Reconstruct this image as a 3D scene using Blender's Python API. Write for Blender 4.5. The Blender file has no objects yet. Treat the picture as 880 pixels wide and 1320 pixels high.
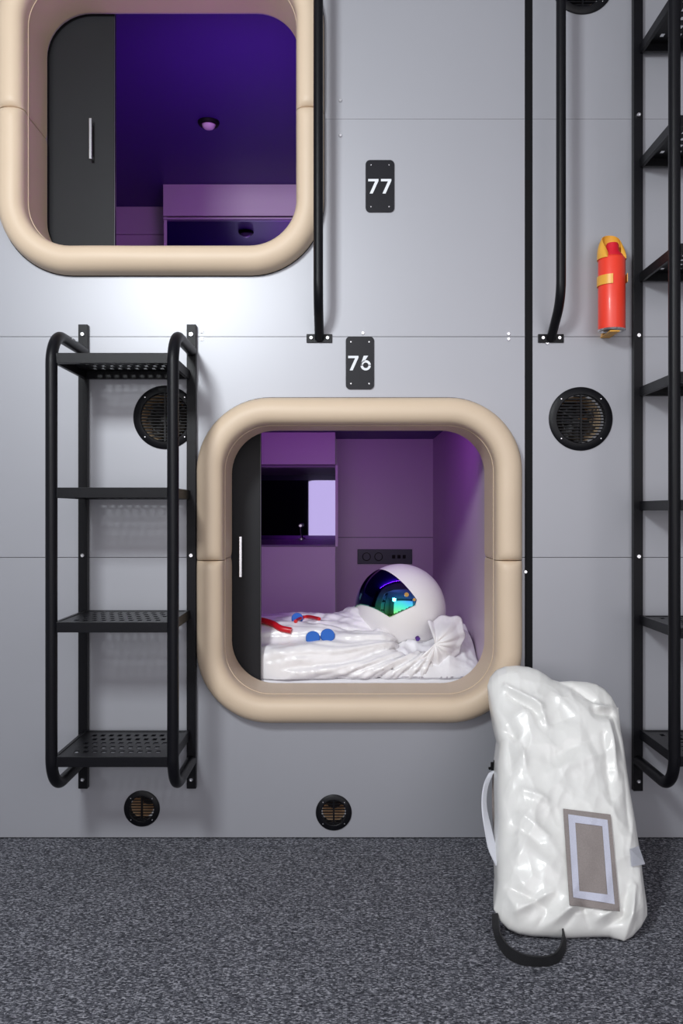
import bpy, bmesh, math, random
from mathutils import Vector, Matrix, noise
from mathutils.bvhtree import BVHTree
PI = math.pi
random.seed(5)
S = bpy.context.scene
COL = S.collection
CZ = 0.957          # camera height
D0 = 2.5            # camera distance from the wall plane y=0
F = 1100.0          # focal length in pixels of an 880x1320 frame

def at(px, py, y):  # point of the plane at depth y that lies under a photo position
    d = D0 + y
    return Vector(((px-440)*d/F, y, CZ-(py-660)*d/F))

# ------------------------------------------------------------------ materials
def mat(name, col, rough=.5, metal=0.0, coat=0.0, nscale=40, var=.04, bump=0.0, bscale=200, spec=.5,
        coat_rough=.1, sheen=0.0, emit=None, estr=0):
    m = bpy.data.materials.new(name); m.use_nodes = True
    nt = m.node_tree; b = nt.nodes['Principled BSDF']
    tc = nt.nodes.new('ShaderNodeTexCoord')
    n = nt.nodes.new('ShaderNodeTexNoise'); n.inputs['Scale'].default_value = nscale
    n.inputs['Detail'].default_value = 4
    nt.links.new(tc.outputs['Object'], n.inputs['Vector'])
    mx = nt.nodes.new('ShaderNodeMix'); mx.data_type = 'RGBA'
    c0 = [max(0, c*(1-var)) for c in col]; c1 = [min(1, c*(1+var)) for c in col]
    mx.inputs[6].default_value = (*c0, 1); mx.inputs[7].default_value = (*c1, 1)
    nt.links.new(n.outputs['Fac'], mx.inputs[0]); nt.links.new(mx.outputs[2], b.inputs['Base Color'])
    b.inputs['Roughness'].default_value = rough; b.inputs['Metallic'].default_value = metal
    b.inputs['Coat Weight'].default_value = coat; b.inputs['Coat Roughness'].default_value = coat_rough
    b.inputs['Specular IOR Level'].default_value = spec
    b.inputs['Sheen Weight'].default_value = sheen
    if emit:
        b.inputs['Emission Color'].default_value = (*emit, 1); b.inputs['Emission Strength'].default_value = estr
    if bump:
        n2 = nt.nodes.new('ShaderNodeTexNoise'); n2.inputs['Scale'].default_value = bscale
        n2.inputs['Detail'].default_value = 3
        nt.links.new(tc.outputs['Object'], n2.inputs['Vector'])
        bp = nt.nodes.new('ShaderNodeBump'); bp.inputs['Strength'].default_value = bump
        bp.inputs['Distance'].default_value = .002
        nt.links.new(n2.outputs['Fac'], bp.inputs['Height']); nt.links.new(bp.outputs['Normal'], b.inputs['Normal'])
    return m

M = {}
M['wall'] = mat('brushed_grey_panel', (.355, .358, .392), .44, .22, coat=.35, coat_rough=.34, spec=.7, nscale=3, var=.02, bump=.05, bscale=600)
M['backing'] = mat('dark_gap_backing', (.02, .02, .025), .9)
M['black'] = mat('black_powder_coat', (.005, .005, .007), .36, 0, nscale=60, var=.2, bump=.2, bscale=900, spec=.2)
M['blackflat'] = mat('matte_black_strip', (.004, .004, .005), .6, spec=.15)
M['plate'] = mat('black_sign_plate', (.006, .006, .010), .4, bump=.1, spec=.25)
M['white'] = mat('white_lettering', (.78, .80, .84), .5)
M['steel'] = mat('bright_steel', (.75, .75, .77), .25, 1.0, var=.08)
M['leather'] = mat('beige_upholstery', (.69, .545, .40), .45, 0, nscale=8, var=.03, bump=.18, bscale=700, spec=.4)
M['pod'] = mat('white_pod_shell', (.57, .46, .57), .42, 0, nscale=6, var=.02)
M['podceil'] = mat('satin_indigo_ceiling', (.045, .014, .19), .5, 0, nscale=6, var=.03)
M['door'] = mat('charcoal_door', (.013, .013, .0155), .5, nscale=10, var=.1, bump=.05, spec=.22)
M['mirror'] = mat('tinted_mirror', (.25, .215, .39), .02, 1.0, var=.0)
M['outlet'] = mat('navy_outlet_panel', (.012, .012, .035), .4)
M['lens'] = mat('lamp_lens', (.62, .48, .60), .4)
M['wood'] = mat('plywood_edge', (.95, .66, .44), .7, nscale=30, var=.2)
M['fan'] = mat('dark_fan_plastic', (.03, .03, .035), .35)
M['copper'] = mat('copper_winding', (.7, .35, .18), .3, .9)
M['green'] = mat('green_circuit', (.01, .25, .1), .5)
M['red'] = mat('red_can', (.90, .052, .024), .42, 0, var=.03, coat=.12)
M['redcap'] = mat('red_cap', (.70, .012, .03), .4, 0)
M['yellow'] = mat('yellow_bracket', (.85, .42, .05), .4, var=.05)
M['whitecan'] = mat('white_can_bottom', (.7, .7, .72), .35, .3)
M['vinyl'] = mat('glossy_white_vinyl', (.80, .795, .77), .34, 0, coat=.35, coat_rough=.14, nscale=12, var=.02, bump=.12, bscale=60)
M['suit'] = mat('white_suit_fabric', (.90, .88, .89), .30, 0, coat=.35, coat_rough=.18, nscale=12, var=.02, bump=.15, bscale=70)
M['helmet'] = mat('white_helmet_shell', (.88, .85, .85), .45, 0, nscale=20, var=.02, bump=.08, bscale=120)
M['cotton'] = mat('white_cotton', (.90, .89, .92), .85, 0, nscale=30, var=.02, bump=.25, bscale=160, sheen=.2)
M['patchgrey'] = mat('grey_canvas_patch', (.27, .235, .225), .85, nscale=350, var=.22, bump=.4, bscale=900)
M['velcro'] = mat('pale_blue_hook_tape', (.56, .57, .68), .85, nscale=400, var=.15, bump=.5, bscale=900)
M['webblack'] = mat('black_webbing', (.012, .012, .014), .7, nscale=300, var=.3, bump=.4, bscale=500)
M['webwhite'] = mat('white_webbing', (.68, .69, .75), .6, nscale=200, var=.06, bump=.3, bscale=500)
M['hose'] = mat('red_hose', (.62, .012, .02), .35)
M['blue'] = mat('blue_connector', (.01, .13, .55), .45)
M['glove'] = mat('white_glove', (.7, .68, .68), .6)
M['brightwall'] = mat('bright_white_wall', (.88, .88, .9), .9, nscale=4)
M['shelf'] = mat('dimmed_shelf_plastic', (.20, .14, .24), .5)  # shade put into the colour: darker than the shell to offset the LED glow
M['plaster'] = mat('white_plaster', (.5, .5, .52), .9, nscale=4)
M['gold'] = mat('gold_stud', (.75, .42, .12), .3, .8)

def carpet():
    m = bpy.data.materials.new('dark_grey_loop_carpet'); m.use_nodes = True
    nt = m.node_tree; b = nt.nodes['Principled BSDF']; L = nt.links
    tc = nt.nodes.new('ShaderNodeTexCoord')
    mp = nt.nodes.new('ShaderNodeMapping'); mp.inputs['Scale'].default_value = (.62, 1.25, 1)
    L.new(tc.outputs['Object'], mp.inputs[0])
    v = nt.nodes.new('ShaderNodeTexVoronoi'); v.inputs['Scale'].default_value = 330
    L.new(mp.outputs[0], v.inputs['Vector'])
    n = nt.nodes.new('ShaderNodeTexNoise'); n.inputs['Scale'].default_value = 150; n.inputs['Detail'].default_value = 5
    n.inputs['Roughness'].default_value = .75
    L.new(mp.outputs[0], n.inputs['Vector'])
    sep = nt.nodes.new('ShaderNodeSeparateColor'); L.new(v.outputs['Color'], sep.inputs[0])
    mx = nt.nodes.new('ShaderNodeMath'); mx.operation = 'ADD'
    mh = nt.nodes.new('ShaderNodeMath'); mh.operation = 'MULTIPLY'; mh.inputs[1].default_value = .34
    L.new(sep.outputs[0], mh.inputs[0])
    mh2 = nt.nodes.new('ShaderNodeMath'); mh2.operation = 'MULTIPLY'; mh2.inputs[1].default_value = .66
    L.new(n.outputs['Fac'], mh2.inputs[0])
    L.new(mh.outputs[0], mx.inputs[0]); L.new(mh2.outputs[0], mx.inputs[1])
    cr = nt.nodes.new('ShaderNodeValToRGB')
    e = cr.color_ramp.elements
    e[0].position = .30; e[0].color = (.020, .021, .027, 1)
    e[1].position = .80; e[1].color = (.62, .62, .68, 1)
    k = e.new(.54); k.color = (.115, .117, .138, 1)
    L.new(mx.outputs[0], cr.inputs[0]); L.new(cr.outputs[0], b.inputs['Base Color'])
    b.inputs['Roughness'].default_value = .95; b.inputs['Specular IOR Level'].default_value = .15
    bp = nt.nodes.new('ShaderNodeBump'); bp.inputs['Strength'].default_value = .9; bp.inputs['Distance'].default_value = .004
    L.new(mx.outputs[0], bp.inputs['Height']); L.new(bp.outputs['Normal'], b.inputs['Normal'])
    return m
M['carpet'] = carpet()

def visor_mat():    # iridescent mirror coating: violet, blue, teal, green-gold bands over the visor's height
    m = bpy.data.materials.new('iridescent_visor'); m.use_nodes = True
    nt = m.node_tree; b = nt.nodes['Principled BSDF']; L = nt.links
    tc = nt.nodes.new('ShaderNodeTexCoord')
    mp = nt.nodes.new('ShaderNodeSeparateXYZ'); L.new(tc.outputs['Object'], mp.inputs[0])
    n = nt.nodes.new('ShaderNodeTexNoise'); n.inputs['Scale'].default_value = 9
    L.new(tc.outputs['Object'], n.inputs['Vector'])
    a = nt.nodes.new('ShaderNodeMath'); a.operation = 'MULTIPLY_ADD'; a.inputs[1].default_value = .07
    L.new(n.outputs['Fac'], a.inputs[0]); L.new(mp.outputs[2], a.inputs[2])
    mr = nt.nodes.new('ShaderNodeMapRange'); mr.inputs['From Min'].default_value = -.01; mr.inputs['From Max'].default_value = .17
    L.new(a.outputs[0], mr.inputs['Value'])
    cr = nt.nodes.new('ShaderNodeValToRGB'); e = cr.color_ramp.elements
    e[0].position = 0; e[0].color = (.42, .55, .08, 1)
    e[1].position = 1; e[1].color = (.12, .02, .22, 1)
    for p, c in ((.2, (.10, .48, .10, 1)), (.38, (.01, .42, .32, 1)), (.55, (.01, .16, .50, 1)), (.75, (.05, .03, .38, 1))):
        k = e.new(p); k.color = c
    L.new(mr.outputs[0], cr.inputs[0]); L.new(cr.outputs[0], b.inputs['Base Color'])
    b.inputs['Metallic'].default_value = 1; b.inputs['Roughness'].default_value = .05
    b.inputs['Coat Weight'].default_value = .8; b.inputs['Coat Roughness'].default_value = .04
    return m
M['visor'] = visor_mat()

# ------------------------------------------------------------------ helpers
def wloc(o):
    v = Vector((0, 0, 0))
    while o: v += o.location; o = o.parent
    return v

def obj(name, bm, m, parent=None, smooth=False, origin=None):
    """link a bmesh given in world coordinates as ONE mesh object"""
    off = Vector(origin) if origin is not None else Vector((0, 0, 0))
    base = off if parent is None else (wloc(parent) + off)
    bmesh.ops.translate(bm, verts=bm.verts, vec=-base)
    bmesh.ops.recalc_face_normals(bm, faces=bm.faces)
    me = bpy.data.meshes.new(name); bm.to_mesh(me); bm.free()
    if smooth:
        for p in me.polygons: p.use_smooth = True
        if smooth != 'all':
            me.set_sharp_from_angle(angle=math.radians(38))
    ms = m if isinstance(m, list) else [m]
    for x in ms: me.materials.append(x)
    o = bpy.data.objects.new(name, me); COL.objects.link(o)
    o.location = off
    if parent: o.parent = parent
    return o

def thing(name, label, cat, loc, group=None):
    o = bpy.data.objects.new(name, None); COL.objects.link(o)
    o.empty_display_size = .05
    o.location = loc; o['label'] = label; o['category'] = cat
    if group: o['group'] = group
    return o

def tag(o, label, cat, group=None):
    o['label'] = label; o['category'] = cat
    if group: o['group'] = group
    return o

def struct(name, bm, m, parent=None, **k):
    o = obj(name, bm, m, parent, **k)
    o['kind'] = 'structure'
    return o

def dup(root, loc, label, group=None):
    r = root.copy(); COL.objects.link(r); r.location = loc; r['label'] = label
    if group: r['group'] = group
    for ch in list(root.children):
        c = ch.copy(); COL.objects.link(c); c.parent = r
        for g in ch.children:
            d = g.copy(); COL.objects.link(d); d.parent = c
    return r

def box(bm, x0, x1, y0, y1, z0, z1, bev=0):
    r = bmesh.ops.create_cube(bm, size=1)
    vs = r['verts']
    bmesh.ops.scale(bm, verts=vs, vec=(abs(x1-x0), abs(y1-y0), abs(z1-z0)))
    bmesh.ops.translate(bm, verts=vs, vec=((x0+x1)/2, (y0+y1)/2, (z0+z1)/2))
    if bev:
        es = list({e for v in vs for e in v.link_edges})
        bmesh.ops.bevel(bm, geom=es, offset=bev, segments=2, affect='EDGES', profile=.5)
    return bm

def B(*a, **k):
    return box(bmesh.new(), *a, **k)

def frames(pts, closed=False):
    n = len(pts); T = []
    for i in range(n):
        a = pts[(i-1) % n] if closed or i > 0 else pts[i]
        b = pts[(i+1) % n] if closed or i < n-1 else pts[i]
        T.append((b-a).normalized())
    up = Vector((0, 0, 1)) if abs(T[0].z) < .9 else Vector((1, 0, 0))
    N = [(up - T[0]*up.dot(T[0])).normalized()]
    for i in range(1, n):
        v = N[-1] - T[i]*N[-1].dot(T[i]); N.append(v.normalized())
    return T, N

def tube(bm, pts, r, seg=16, caps=True):
    pts = [Vector(p) for p in pts]
    T, N = frames(pts); rings = []
    for i, p in enumerate(pts):
        rr = r[i] if isinstance(r, (list, tuple)) else r
        bt = T[i].cross(N[i])
        rings.append([bm.verts.new(p + (N[i]*math.cos(2*PI*k/seg) + bt*math.sin(2*PI*k/seg))*rr) for k in range(seg)])
    for a, b in zip(rings, rings[1:]):
        for k in range(seg):
            bm.faces.new((a[k], a[(k+1) % seg], b[(k+1) % seg], b[k]))
    if caps:
        bm.faces.new(rings[0][::-1]); bm.faces.new(rings[-1])
    return bm

def bendpath(pts, rad, n=10):
    """polyline with rounded corners"""
    pts = [Vector(p) for p in pts]; out = [pts[0]]
    for i in range(1, len(pts)-1):
        a = (pts[i-1]-pts[i]); b = (pts[i+1]-pts[i])
        ang = a.angle(b); d = rad/math.tan(ang/2); d = min(d, a.length*.98, b.length*.98)
        p0 = pts[i]+a.normalized()*d; p1 = pts[i]+b.normalized()*d
        rr = d*math.tan(ang/2)
        c = pts[i] + (a.normalized()+b.normalized()).normalized()*(rr/math.sin(ang/2))
        v0 = p0-c; v1 = p1-c; th = v0.angle(v1); ax = v0.cross(v1).normalized()
        for k in range(n+1):
            out.append(c + Matrix.Rotation(th*k/n, 3, ax) @ v0)
    out.append(pts[-1]); return out

def smoothpath(pts, n=8):
    pts = [Vector(p) for p in pts]; out = []
    P = [pts[0]*2-pts[1]] + pts + [pts[-1]*2-pts[-2]]
    for i in range(1, len(P)-2):
        for k in range(n):
            t = k/n; a, b, c, d = P[i-1], P[i], P[i+1], P[i+2]
            out.append(.5*((2*b)+(c-a)*t+(2*a-5*b+4*c-d)*t*t+(3*b-a-3*c+d)*t**3))
    out.append(pts[-1]); return out

def cyl(bm, c, ax, r, h, seg=24, r2=None):
    c = Vector(c); ax = Vector(ax).normalized()
    return tube(bm, [c, c+ax*h], [r, r if r2 is None else r2], seg)

def bolt(bm, x, z, y=0.0, r=.006, h=.005, seg=12):
    """round-headed socket screw sticking out of a face at y towards -y"""
    lathe_y(bm, x, y, z, [(0, .0), (r*.45, .0)] if False else [(r, 0), (r, -h*.5), (r*.8, -h), (r*.42, -h), (r*.4, -h*.45), (0.0004, -h*.45)], seg)
    return bm

def lathe_y(bm, x, y, z, prof, seg=24):
    rings = []
    for (r, dy) in prof:
        rings.append([bm.verts.new((x+r*math.cos(2*PI*k/seg), y+dy, z+r*math.sin(2*PI*k/seg))) for k in range(seg)])
    for a, b in zip(rings, rings[1:]):
        for k in range(seg):
            bm.faces.new((a[k], a[(k+1) % seg], b[(k+1) % seg], b[k]))
    return bm

def prism(bm, poly, y0, y1):
    """polygon of (x,z) extruded from y0 to y1"""
    a = [bm.verts.new((x, y0, z)) for x, z in poly]; b = [bm.verts.new((x, y1, z)) for x, z in poly]
    n = len(a)
    bm.faces.new(a); bm.faces.new(b[::-1])
    for i in range(n): bm.faces.new((a[i], b[i], b[(i+1) % n], a[(i+1) % n]))
    return bm

def rrect(cx, cz, hx, hz, r, n=10):
    out = []
    for (sx, sz, a0) in ((1, 1, 0), (-1, 1, 90), (-1, -1, 180), (1, -1, 270)):
        for k in range(n+1):
            a = math.radians(a0+90*k/n)
            out.append((cx+sx*(hx-r)+r*math.cos(a), cz+sz*(hz-r)+r*math.sin(a)))
    return out

def circ(cx, cz, r, n=48):
    return [(cx+r*math.cos(2*PI*k/n), cz+r*math.sin(2*PI*k/n)) for k in range(n)]

def cut(o, polys, y0=-.1, y1=.4):
    """drill openings (prisms) through a mesh object and bake the result"""
    tmp = []
    for p in polys:
        me = bpy.data.meshes.new('tmp'); bm = prism(bmesh.new(), p, y0, y1)
        bmesh.ops.recalc_face_normals(bm, faces=bm.faces); bm.to_mesh(me); bm.free()
        t = bpy.data.objects.new('tmp', me); COL.objects.link(t); tmp.append(t)
        md = o.modifiers.new('b', 'BOOLEAN'); md.operation = 'DIFFERENCE'; md.object = t; md.solver = 'EXACT'
    dg = bpy.context.evaluated_depsgraph_get()
    me = bpy.data.meshes.new_from_object(o.evaluated_get(dg))
    o.modifiers.clear(); o.data = me
    for t in tmp: bpy.data.objects.remove(t)

# ------------------------------------------------------------------ key dimensions
LOW = (.052, .817); UP = (-.525, 2.122)       # centres of the two pod openings (x, z)
HO, HI = .474, .394                          # outer / inner half size of the padded surround
VENTS = [((748-440)/440, CZ+(660-540)/440, 'big'), ((213-440)/440, CZ+(660-538)/440, 'big'),
         ((750-440)/440, CZ+(660+22)/440, 'big'), ((183-440)/440, CZ-(1042-660)/440, 'small'),
         ((430-440)/440, CZ-(1047-660)/440, 'small')]

# ------------------------------------------------------------------ the room
struct('floor', B(-2.6, 2.6, -4.4, 0.02, -.05, 0), M['carpet'])
# wall of flat panels with narrow joints
rows = [.004, CZ-(718.5-660)/440, CZ+(660-434)/440, CZ+(660-153.5)/440, 3.3]
g = .0008
bm = bmesh.new()
for (x0, x1) in ((-2.6, .5365), (.5595, 2.6)):
    for i in range(4):
        gg = g*.45 if i == 3 else g
        g2 = g*.45 if i == 2 else g
        box(bm, x0, x1, 0, .018, rows[i]+(gg if i else 0), rows[i+1]-(g2 if i < 3 else 0))
wall = struct('wall_back', bm, M['wall'])
holes = [rrect(*LOW, .43, .43, .17, 12), rrect(*UP, .43, .43, .17, 12)]
for x, z, k in VENTS: holes.append(circ(x, z, .083 if k == 'big' else .043))
cut(wall, holes)
bk = struct('wall_backing', B(-2.6, 2.6, .0185, .05, 0, 3.3), M['backing'])
cut(bk, holes)
for (px, py) in ((438.5, 130), (438.5, 175), (260, 427), (260, 437), (655, 430.5), (655, 437), (467.5, 429.5), (677, 737), (705, 442)):
    obj('screw', bolt(bmesh.new(), (px-440)/440, CZ+(660-py)/440, 0, .0055, .004), M['steel'], wall, True)
struct('trim_1', B(.537, .559, -.001, .017, .0, 3.3), M['blackflat'])
struct('wall_left', B(-2.65, -2.6, -4.4, .05, 0, 3.3), M['plaster'])
struct('wall_right', B(2.6, 2.65, -4.4, .05, 0, 3.3), M['plaster'])
struct('wall_front', B(-2.65, 2.65, -4.45, -4.4, 0, 3.3), M['brightwall'])
struct('ceiling', B(-2.65, 2.65, -4.45, .05, 3.3, 3.35), M['plaster'])

# ------------------------------------------------------------------ padded surrounds
def ringpath(h, r, n=14):
    """half loop of a rounded square from (h,0) over the top to (-h,0), local x,z"""
    out = [(h, (h-r)*k/8) for k in range(8)]
    for k in range(n+1):
        a = PI/2*k/n; out.append((h-r+r*math.cos(a), h-r+r*math.sin(a)))
    out += [((h-r)*(1-k/6), h) for k in range(1, 12)]
    for k in range(n+1):
        a = PI/2+PI/2*k/n; out.append((-(h-r)+r*math.cos(a), h-r+r*math.sin(a)))
    out += [(-h, (h-r)*(1-k/8)) for k in range(1, 9)]
    return out

def halfpad(cx, cz, sgn):
    bm = bmesh.new()
    inner = ringpath(HI, .135); outer = ringpath(HO, .135+HO-HI)
    # extra stations close to the ends so they can round over
    def dens(p):
        q0 = [p[0], (p[0][0], .004), (p[0][0], .009), (p[0][0], .016), (p[0][0], .028)] + p[1:-1]
        q1 = [(p[-1][0], .028), (p[-1][0], .016), (p[-1][0], .009), (p[-1][0], .004), p[-1]]
        return q0 + q1
    inner = dens(inner); outer = dens(outer)
    prof = [(0.0, .165), (0.0, .12), (0, .06), (0, .02), (.0005, .006), (.0028, .0015)]
    K = 22
    for k in range(1, K):
        t = PI*k/K
        u = .5-.5*math.cos(t)
        h = math.sin(t)**.62
        bulge = -.055*(math.sin(t)) * (1-u)**2
        prof.append((.0015+u*.985+bulge, -.064*h*(1-.08*u)))
    prof += [(1.0, -.004), (1.0, .0)]
    for i in range(len(prof)):
        if i >= 3 and i < 6: prof[i] = (prof[i][0]*.5, prof[i][1])
    rings = []
    N = len(inner)
    for i in range(N):
        (xi, zi), (xo, zo) = inner[i], outer[i]
        d = min(zi, zo) if i < 8 or i > N-9 else 1
        e = math.exp(-(d/.008)**1.4) if d < .1 else 0
        zs = .0012 if d < .0005 else 0
        ring = []
        for (u, y) in prof:
            uu = min(1, max(-.06, u)); x = xi+(xo-xi)*uu; z = zi+(zo-zi)*uu
            yy = y*(1-.22*e) if y < 0 else y
            if y > 0.01:   # liner pinches in a little next to the joint
                x -= (.004*e)*(-1 if xi > 0 else 1)
            wav = noise.noise(Vector((x*9+cx*7, z*9, 3)))*.0016 if y < -.01 else 0
            ring.append(bm.verts.new((cx+x, yy+wav, cz+sgn*(z+zs))))
        rings.append(ring)
    for a, b in zip(rings, rings[1:]):
        for k in range(len(prof)-1):
            bm.faces.new((a[k], b[k], b[k+1], a[k+1]))
    for r in (rings[0], rings[-1]):
        bm.faces.new(r)
    return bm

def surround(c, label, nm):
    t = thing('padded_surround', label, 'padded frame', (c[0], 0, c[1]), 'padded surrounds of the pod openings')
    obj('cushion', halfpad(c[0], c[1], 1), M['leather'], t, True)
    obj('cushion', halfpad(c[0], c[1], -1), M['leather'], t, True)
    bm = bmesh.new()     # thin black ring between pad and wall
    o = rrect(c[0], c[1], HO+.0015, HO+.0015, .2165, 16); i = rrect(c[0], c[1], HO-.02, HO-.02, .188, 16)
    n = len(o)
    A = [[bm.verts.new((x, y, z)) for x, z in l] for l, y in ((o, -.0005), (o, -.004), (i, -.006), (i, -.0005))]
    for p, q in ((0, 1), (1, 2), (2, 3), (3, 0)):
        for k in range(n): bm.faces.new((A[p][k], A[p][(k+1) % n], A[q][(k+1) % n], A[q][k]))
    obj('edging', bm, M['blackflat'], t)
    # stitched seam thread along the inner fold
    bm = bmesh.new()
    pts = [Vector((x, .004, z)) for x, z in rrect(c[0], c[1], HI-.0006, HI-.0006, .1345, 16)]
    pts.append(pts[0]); tube(bm, pts, .0011, 6, False)
    obj('seam', bm, M['leather'], t, True)
    return t
surround(LOW, 'complete beige padded square frame around the lower pod opening, beneath sign 76', 'l')
surround(UP, 'beige padded frame around the upper pod opening, cut off by the top of the photo', 'u')

# ------------------------------------------------------------------ pod interiors
def pod(c, X0, X1, y1, z0, z1, tagname, niche=False):
    bm = bmesh.new()
    if niche:     # leaves the cabinet niche open
        box(bm, -.027, X1+.02, y1, y1+.02, z0, z1)
        box(bm, X0-.02, -.028, y1, y1+.02, z0, .78); box(bm, X0-.02, -.028, y1, y1+.02, 1.19, z1)
    else: box(bm, X0-.02, X1+.02, y1, y1+.02, z0, z1)
    box(bm, X0-.02, X0, .18, y1, z0, z1)
    box(bm, X1, X1+.02, .18, y1, z0, z1)
    w = struct('wall_'+tagname, bm, M['pod'])
    f = struct('wall_'+tagname+'_front', B(X0-.02, X1+.02, .166, .178, z0-.02, z1), M['pod'])
    cut(f, [rrect(c[0], c[1], HI+.004, HI+.004, .139, 12)])
    struct('ceiling_'+tagname, B(X0-.02, X1+.02, .166, y1+.02, z1, z1+.02), M['podceil'])
    struct('floor_'+tagname, B(X0-.02, X1+.02, .178, y1+.02, z0-.02, z0), M['pod'])
    return w
LX0, LX1, LY1, LZ0, LZ1 = -1.5, .455, 1.745, .345, 1.32
UX0, UX1, UY1, UZ0, UZ1 = -2.05, -.122, 2.18, 1.64, 2.625
wl = pod(LOW, LX0, LX1, LY1, LZ0, LZ1, 'lower_pod', True)
pod(UP, UX0, UX1, UY1, UZ0, UZ1, 'upper_pod')
# horizontal and vertical joint strips in the lower pod
bm = bmesh.new(); box(bm, -.026, LX1, LY1-.0012, LY1, .829, .832); obj('joint', bm, M['outlet'], wl)

def sliding_door(c, xr, hx, label, loc_z):
    t = thing('sliding_door', label, 'door', (xr-.25, .2, c[1]-.43), 'sliding doors of the pods')
    bm = B(xr-.50, xr, .188, .206, c[1]-.425, c[1]+.425, bev=.002)
    obj('panel', bm, M['door'], t)
    bm = bmesh.new()
    box(bm, hx-.0045, hx+.0045, .160, .170, c[1]-.064, c[1]+.064, .0015)
    box(bm, hx-.004, hx+.004, .170, .188, c[1]-.060, c[1]-.050)
    box(bm, hx-.004, hx+.004, .170, .188, c[1]+.050, c[1]+.060)
    obj('handle', bm, M['steel'], t)
    obj('edge_strip', B(xr, xr+.002, .188, .206, c[1]-.425, c[1]+.425), M['fan'], t)
    return t
sliding_door(LOW, -.256, -.315, 'charcoal sliding door with silver handle, half open in the lower pod', 0)
sliding_door(UP, -.716, -.783, 'charcoal sliding door with silver handle, half open in the upper pod', 0)

# lower pod cabinet with mirror niche
CF = 1.37; CR = -.028
t = thing('wall_cabinet', 'purple-lit white cabinet with mirrored niche at the back of the lower pod', 'cabinet', (-.7, CF, LZ0))
bm = bmesh.new()
box(bm, LX0+.002, CR, CF, CF+.02, 1.172, LZ1-.001, .002)
box(bm, CR-.012, CR, CF+.02, LY1-.001, 1.172, LZ1-.001)
box(bm, CR-.012, CR, CF+.02, LY1-.001, LZ0+.001, .80)
obj('upper_front', bm, M['pod'], t)
obj('lower_front', B(LX0+.002, CR, CF, CF+.02, LZ0+.001, .800, bev=.002), M['pod'], t)
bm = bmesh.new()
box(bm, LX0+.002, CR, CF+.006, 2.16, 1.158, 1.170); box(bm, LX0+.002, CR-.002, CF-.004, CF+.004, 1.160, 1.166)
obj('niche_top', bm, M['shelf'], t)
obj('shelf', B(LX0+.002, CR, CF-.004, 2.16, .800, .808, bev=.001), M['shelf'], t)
bm = bmesh.new(); box(bm, CR, CR+.012, CF, 2.16, .80, 1.17)
obj('side_panel', bm, M['pod'], t)
obj('mirror', B(LX0+.01, CR, 2.145, 2.155, .808, 1.158), M['mirror'], t)
# small gooseneck lamp in the niche
L0 = at(388, 697, 2.08); L0.z = .808
t = thing('gooseneck_lamp', 'tiny gooseneck reading lamp standing in front of the niche mirror', 'lamp', L0)
obj('base', cyl(bmesh.new(), L0, (0, 0, 1), .016, .010, 20), M['steel'], t, True)
obj('stem', tube(bmesh.new(), smoothpath([L0+Vector((.002, 0, .01)), L0+Vector((-.003, 0, .04)), L0+Vector((-.004, 0, .066))]), .003, 8), M['steel'], t, True)
bm = bmesh.new(); c = L0+Vector((-.003, 0, .076))
lathe_y(bm, c.x, c.y, c.z, [(.012, .004), (.012, -.004), (.007, -.006), (.0069, .0), (.0002, .0)], 20)
obj('lamp_head', bm, M['steel'], t, True)

# dark socket panel
P0 = at(460.5, 727, LY1); P1 = at(531, 708, LY1)
t = thing('socket_panel', 'dark navy socket panel on the back wall above the helmet', 'socket panel', ((P0.x+P1.x)/2, LY1, (P0.z+P1.z)/2))
obj('plate', B(P0.x, P1.x, LY1-.008, LY1-.0012, P0.z, P1.z, bev=.0015), M['outlet'], t)
for k in range(2):
    x = P0.x+.045+k*.06
    bm = bmesh.new(); lathe_y(bm, x, LY1-.008, (P0.z+P1.z)/2, [(.021, 0), (.021, -.003), (.018, -.003), (.017, .001), (.0005, .001)], 24)
    obj('socket', bm, M['blackflat'], t, True)
bm = bmesh.new()
for k in range(3): box(bm, P1.x-.1+k*.026, P1.x-.084+k*.026, LY1-.011, LY1-.008, (P0.z+P1.z)/2-.009, (P0.z+P1.z)/2+.009, .001)
obj('switch', bm, M['blackflat'], t)

# upper pod cabinet with a mirror flush under its front board
UF = 1.84; UL = -.907
t = thing('wall_cabinet', 'pink-lit cabinet board over a mirror at the back of the upper pod', 'cabinet', (-.5, UF, UZ0))
bm = bmesh.new()
box(bm, UL, UX1-.002, UF, UF+.02, 2.464, UZ1-.001, .0015); box(bm, UL, UL+.015, UF+.02, UY1-.001, UZ0+.001, UZ1-.001)
obj('upper_front', bm, M['pod'], t)
obj('ledge', B(UL, UX1-.002, UF+.002, UF+.024, 2.449, 2.456, bev=.001), M['pod'], t)
obj('mirror', B(UL+.015, UX1-.002, UF+.024, UF+.030, 1.95, 2.449), M['mirror'], t)
obj('lower_front', B(UL, UX1-.002, UF, UF+.02, UZ0+.001, 1.95, bev=.0015), M['pod'], t)
wb = obj('rear_board', B(UX0+.002, UL, UY1-.02, UY1-.001, 2.475, UZ1-.001), M['pod'])
tag(wb, 'narrow pinkish board at the back of the upper pod, beside its door', 'board')
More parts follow.
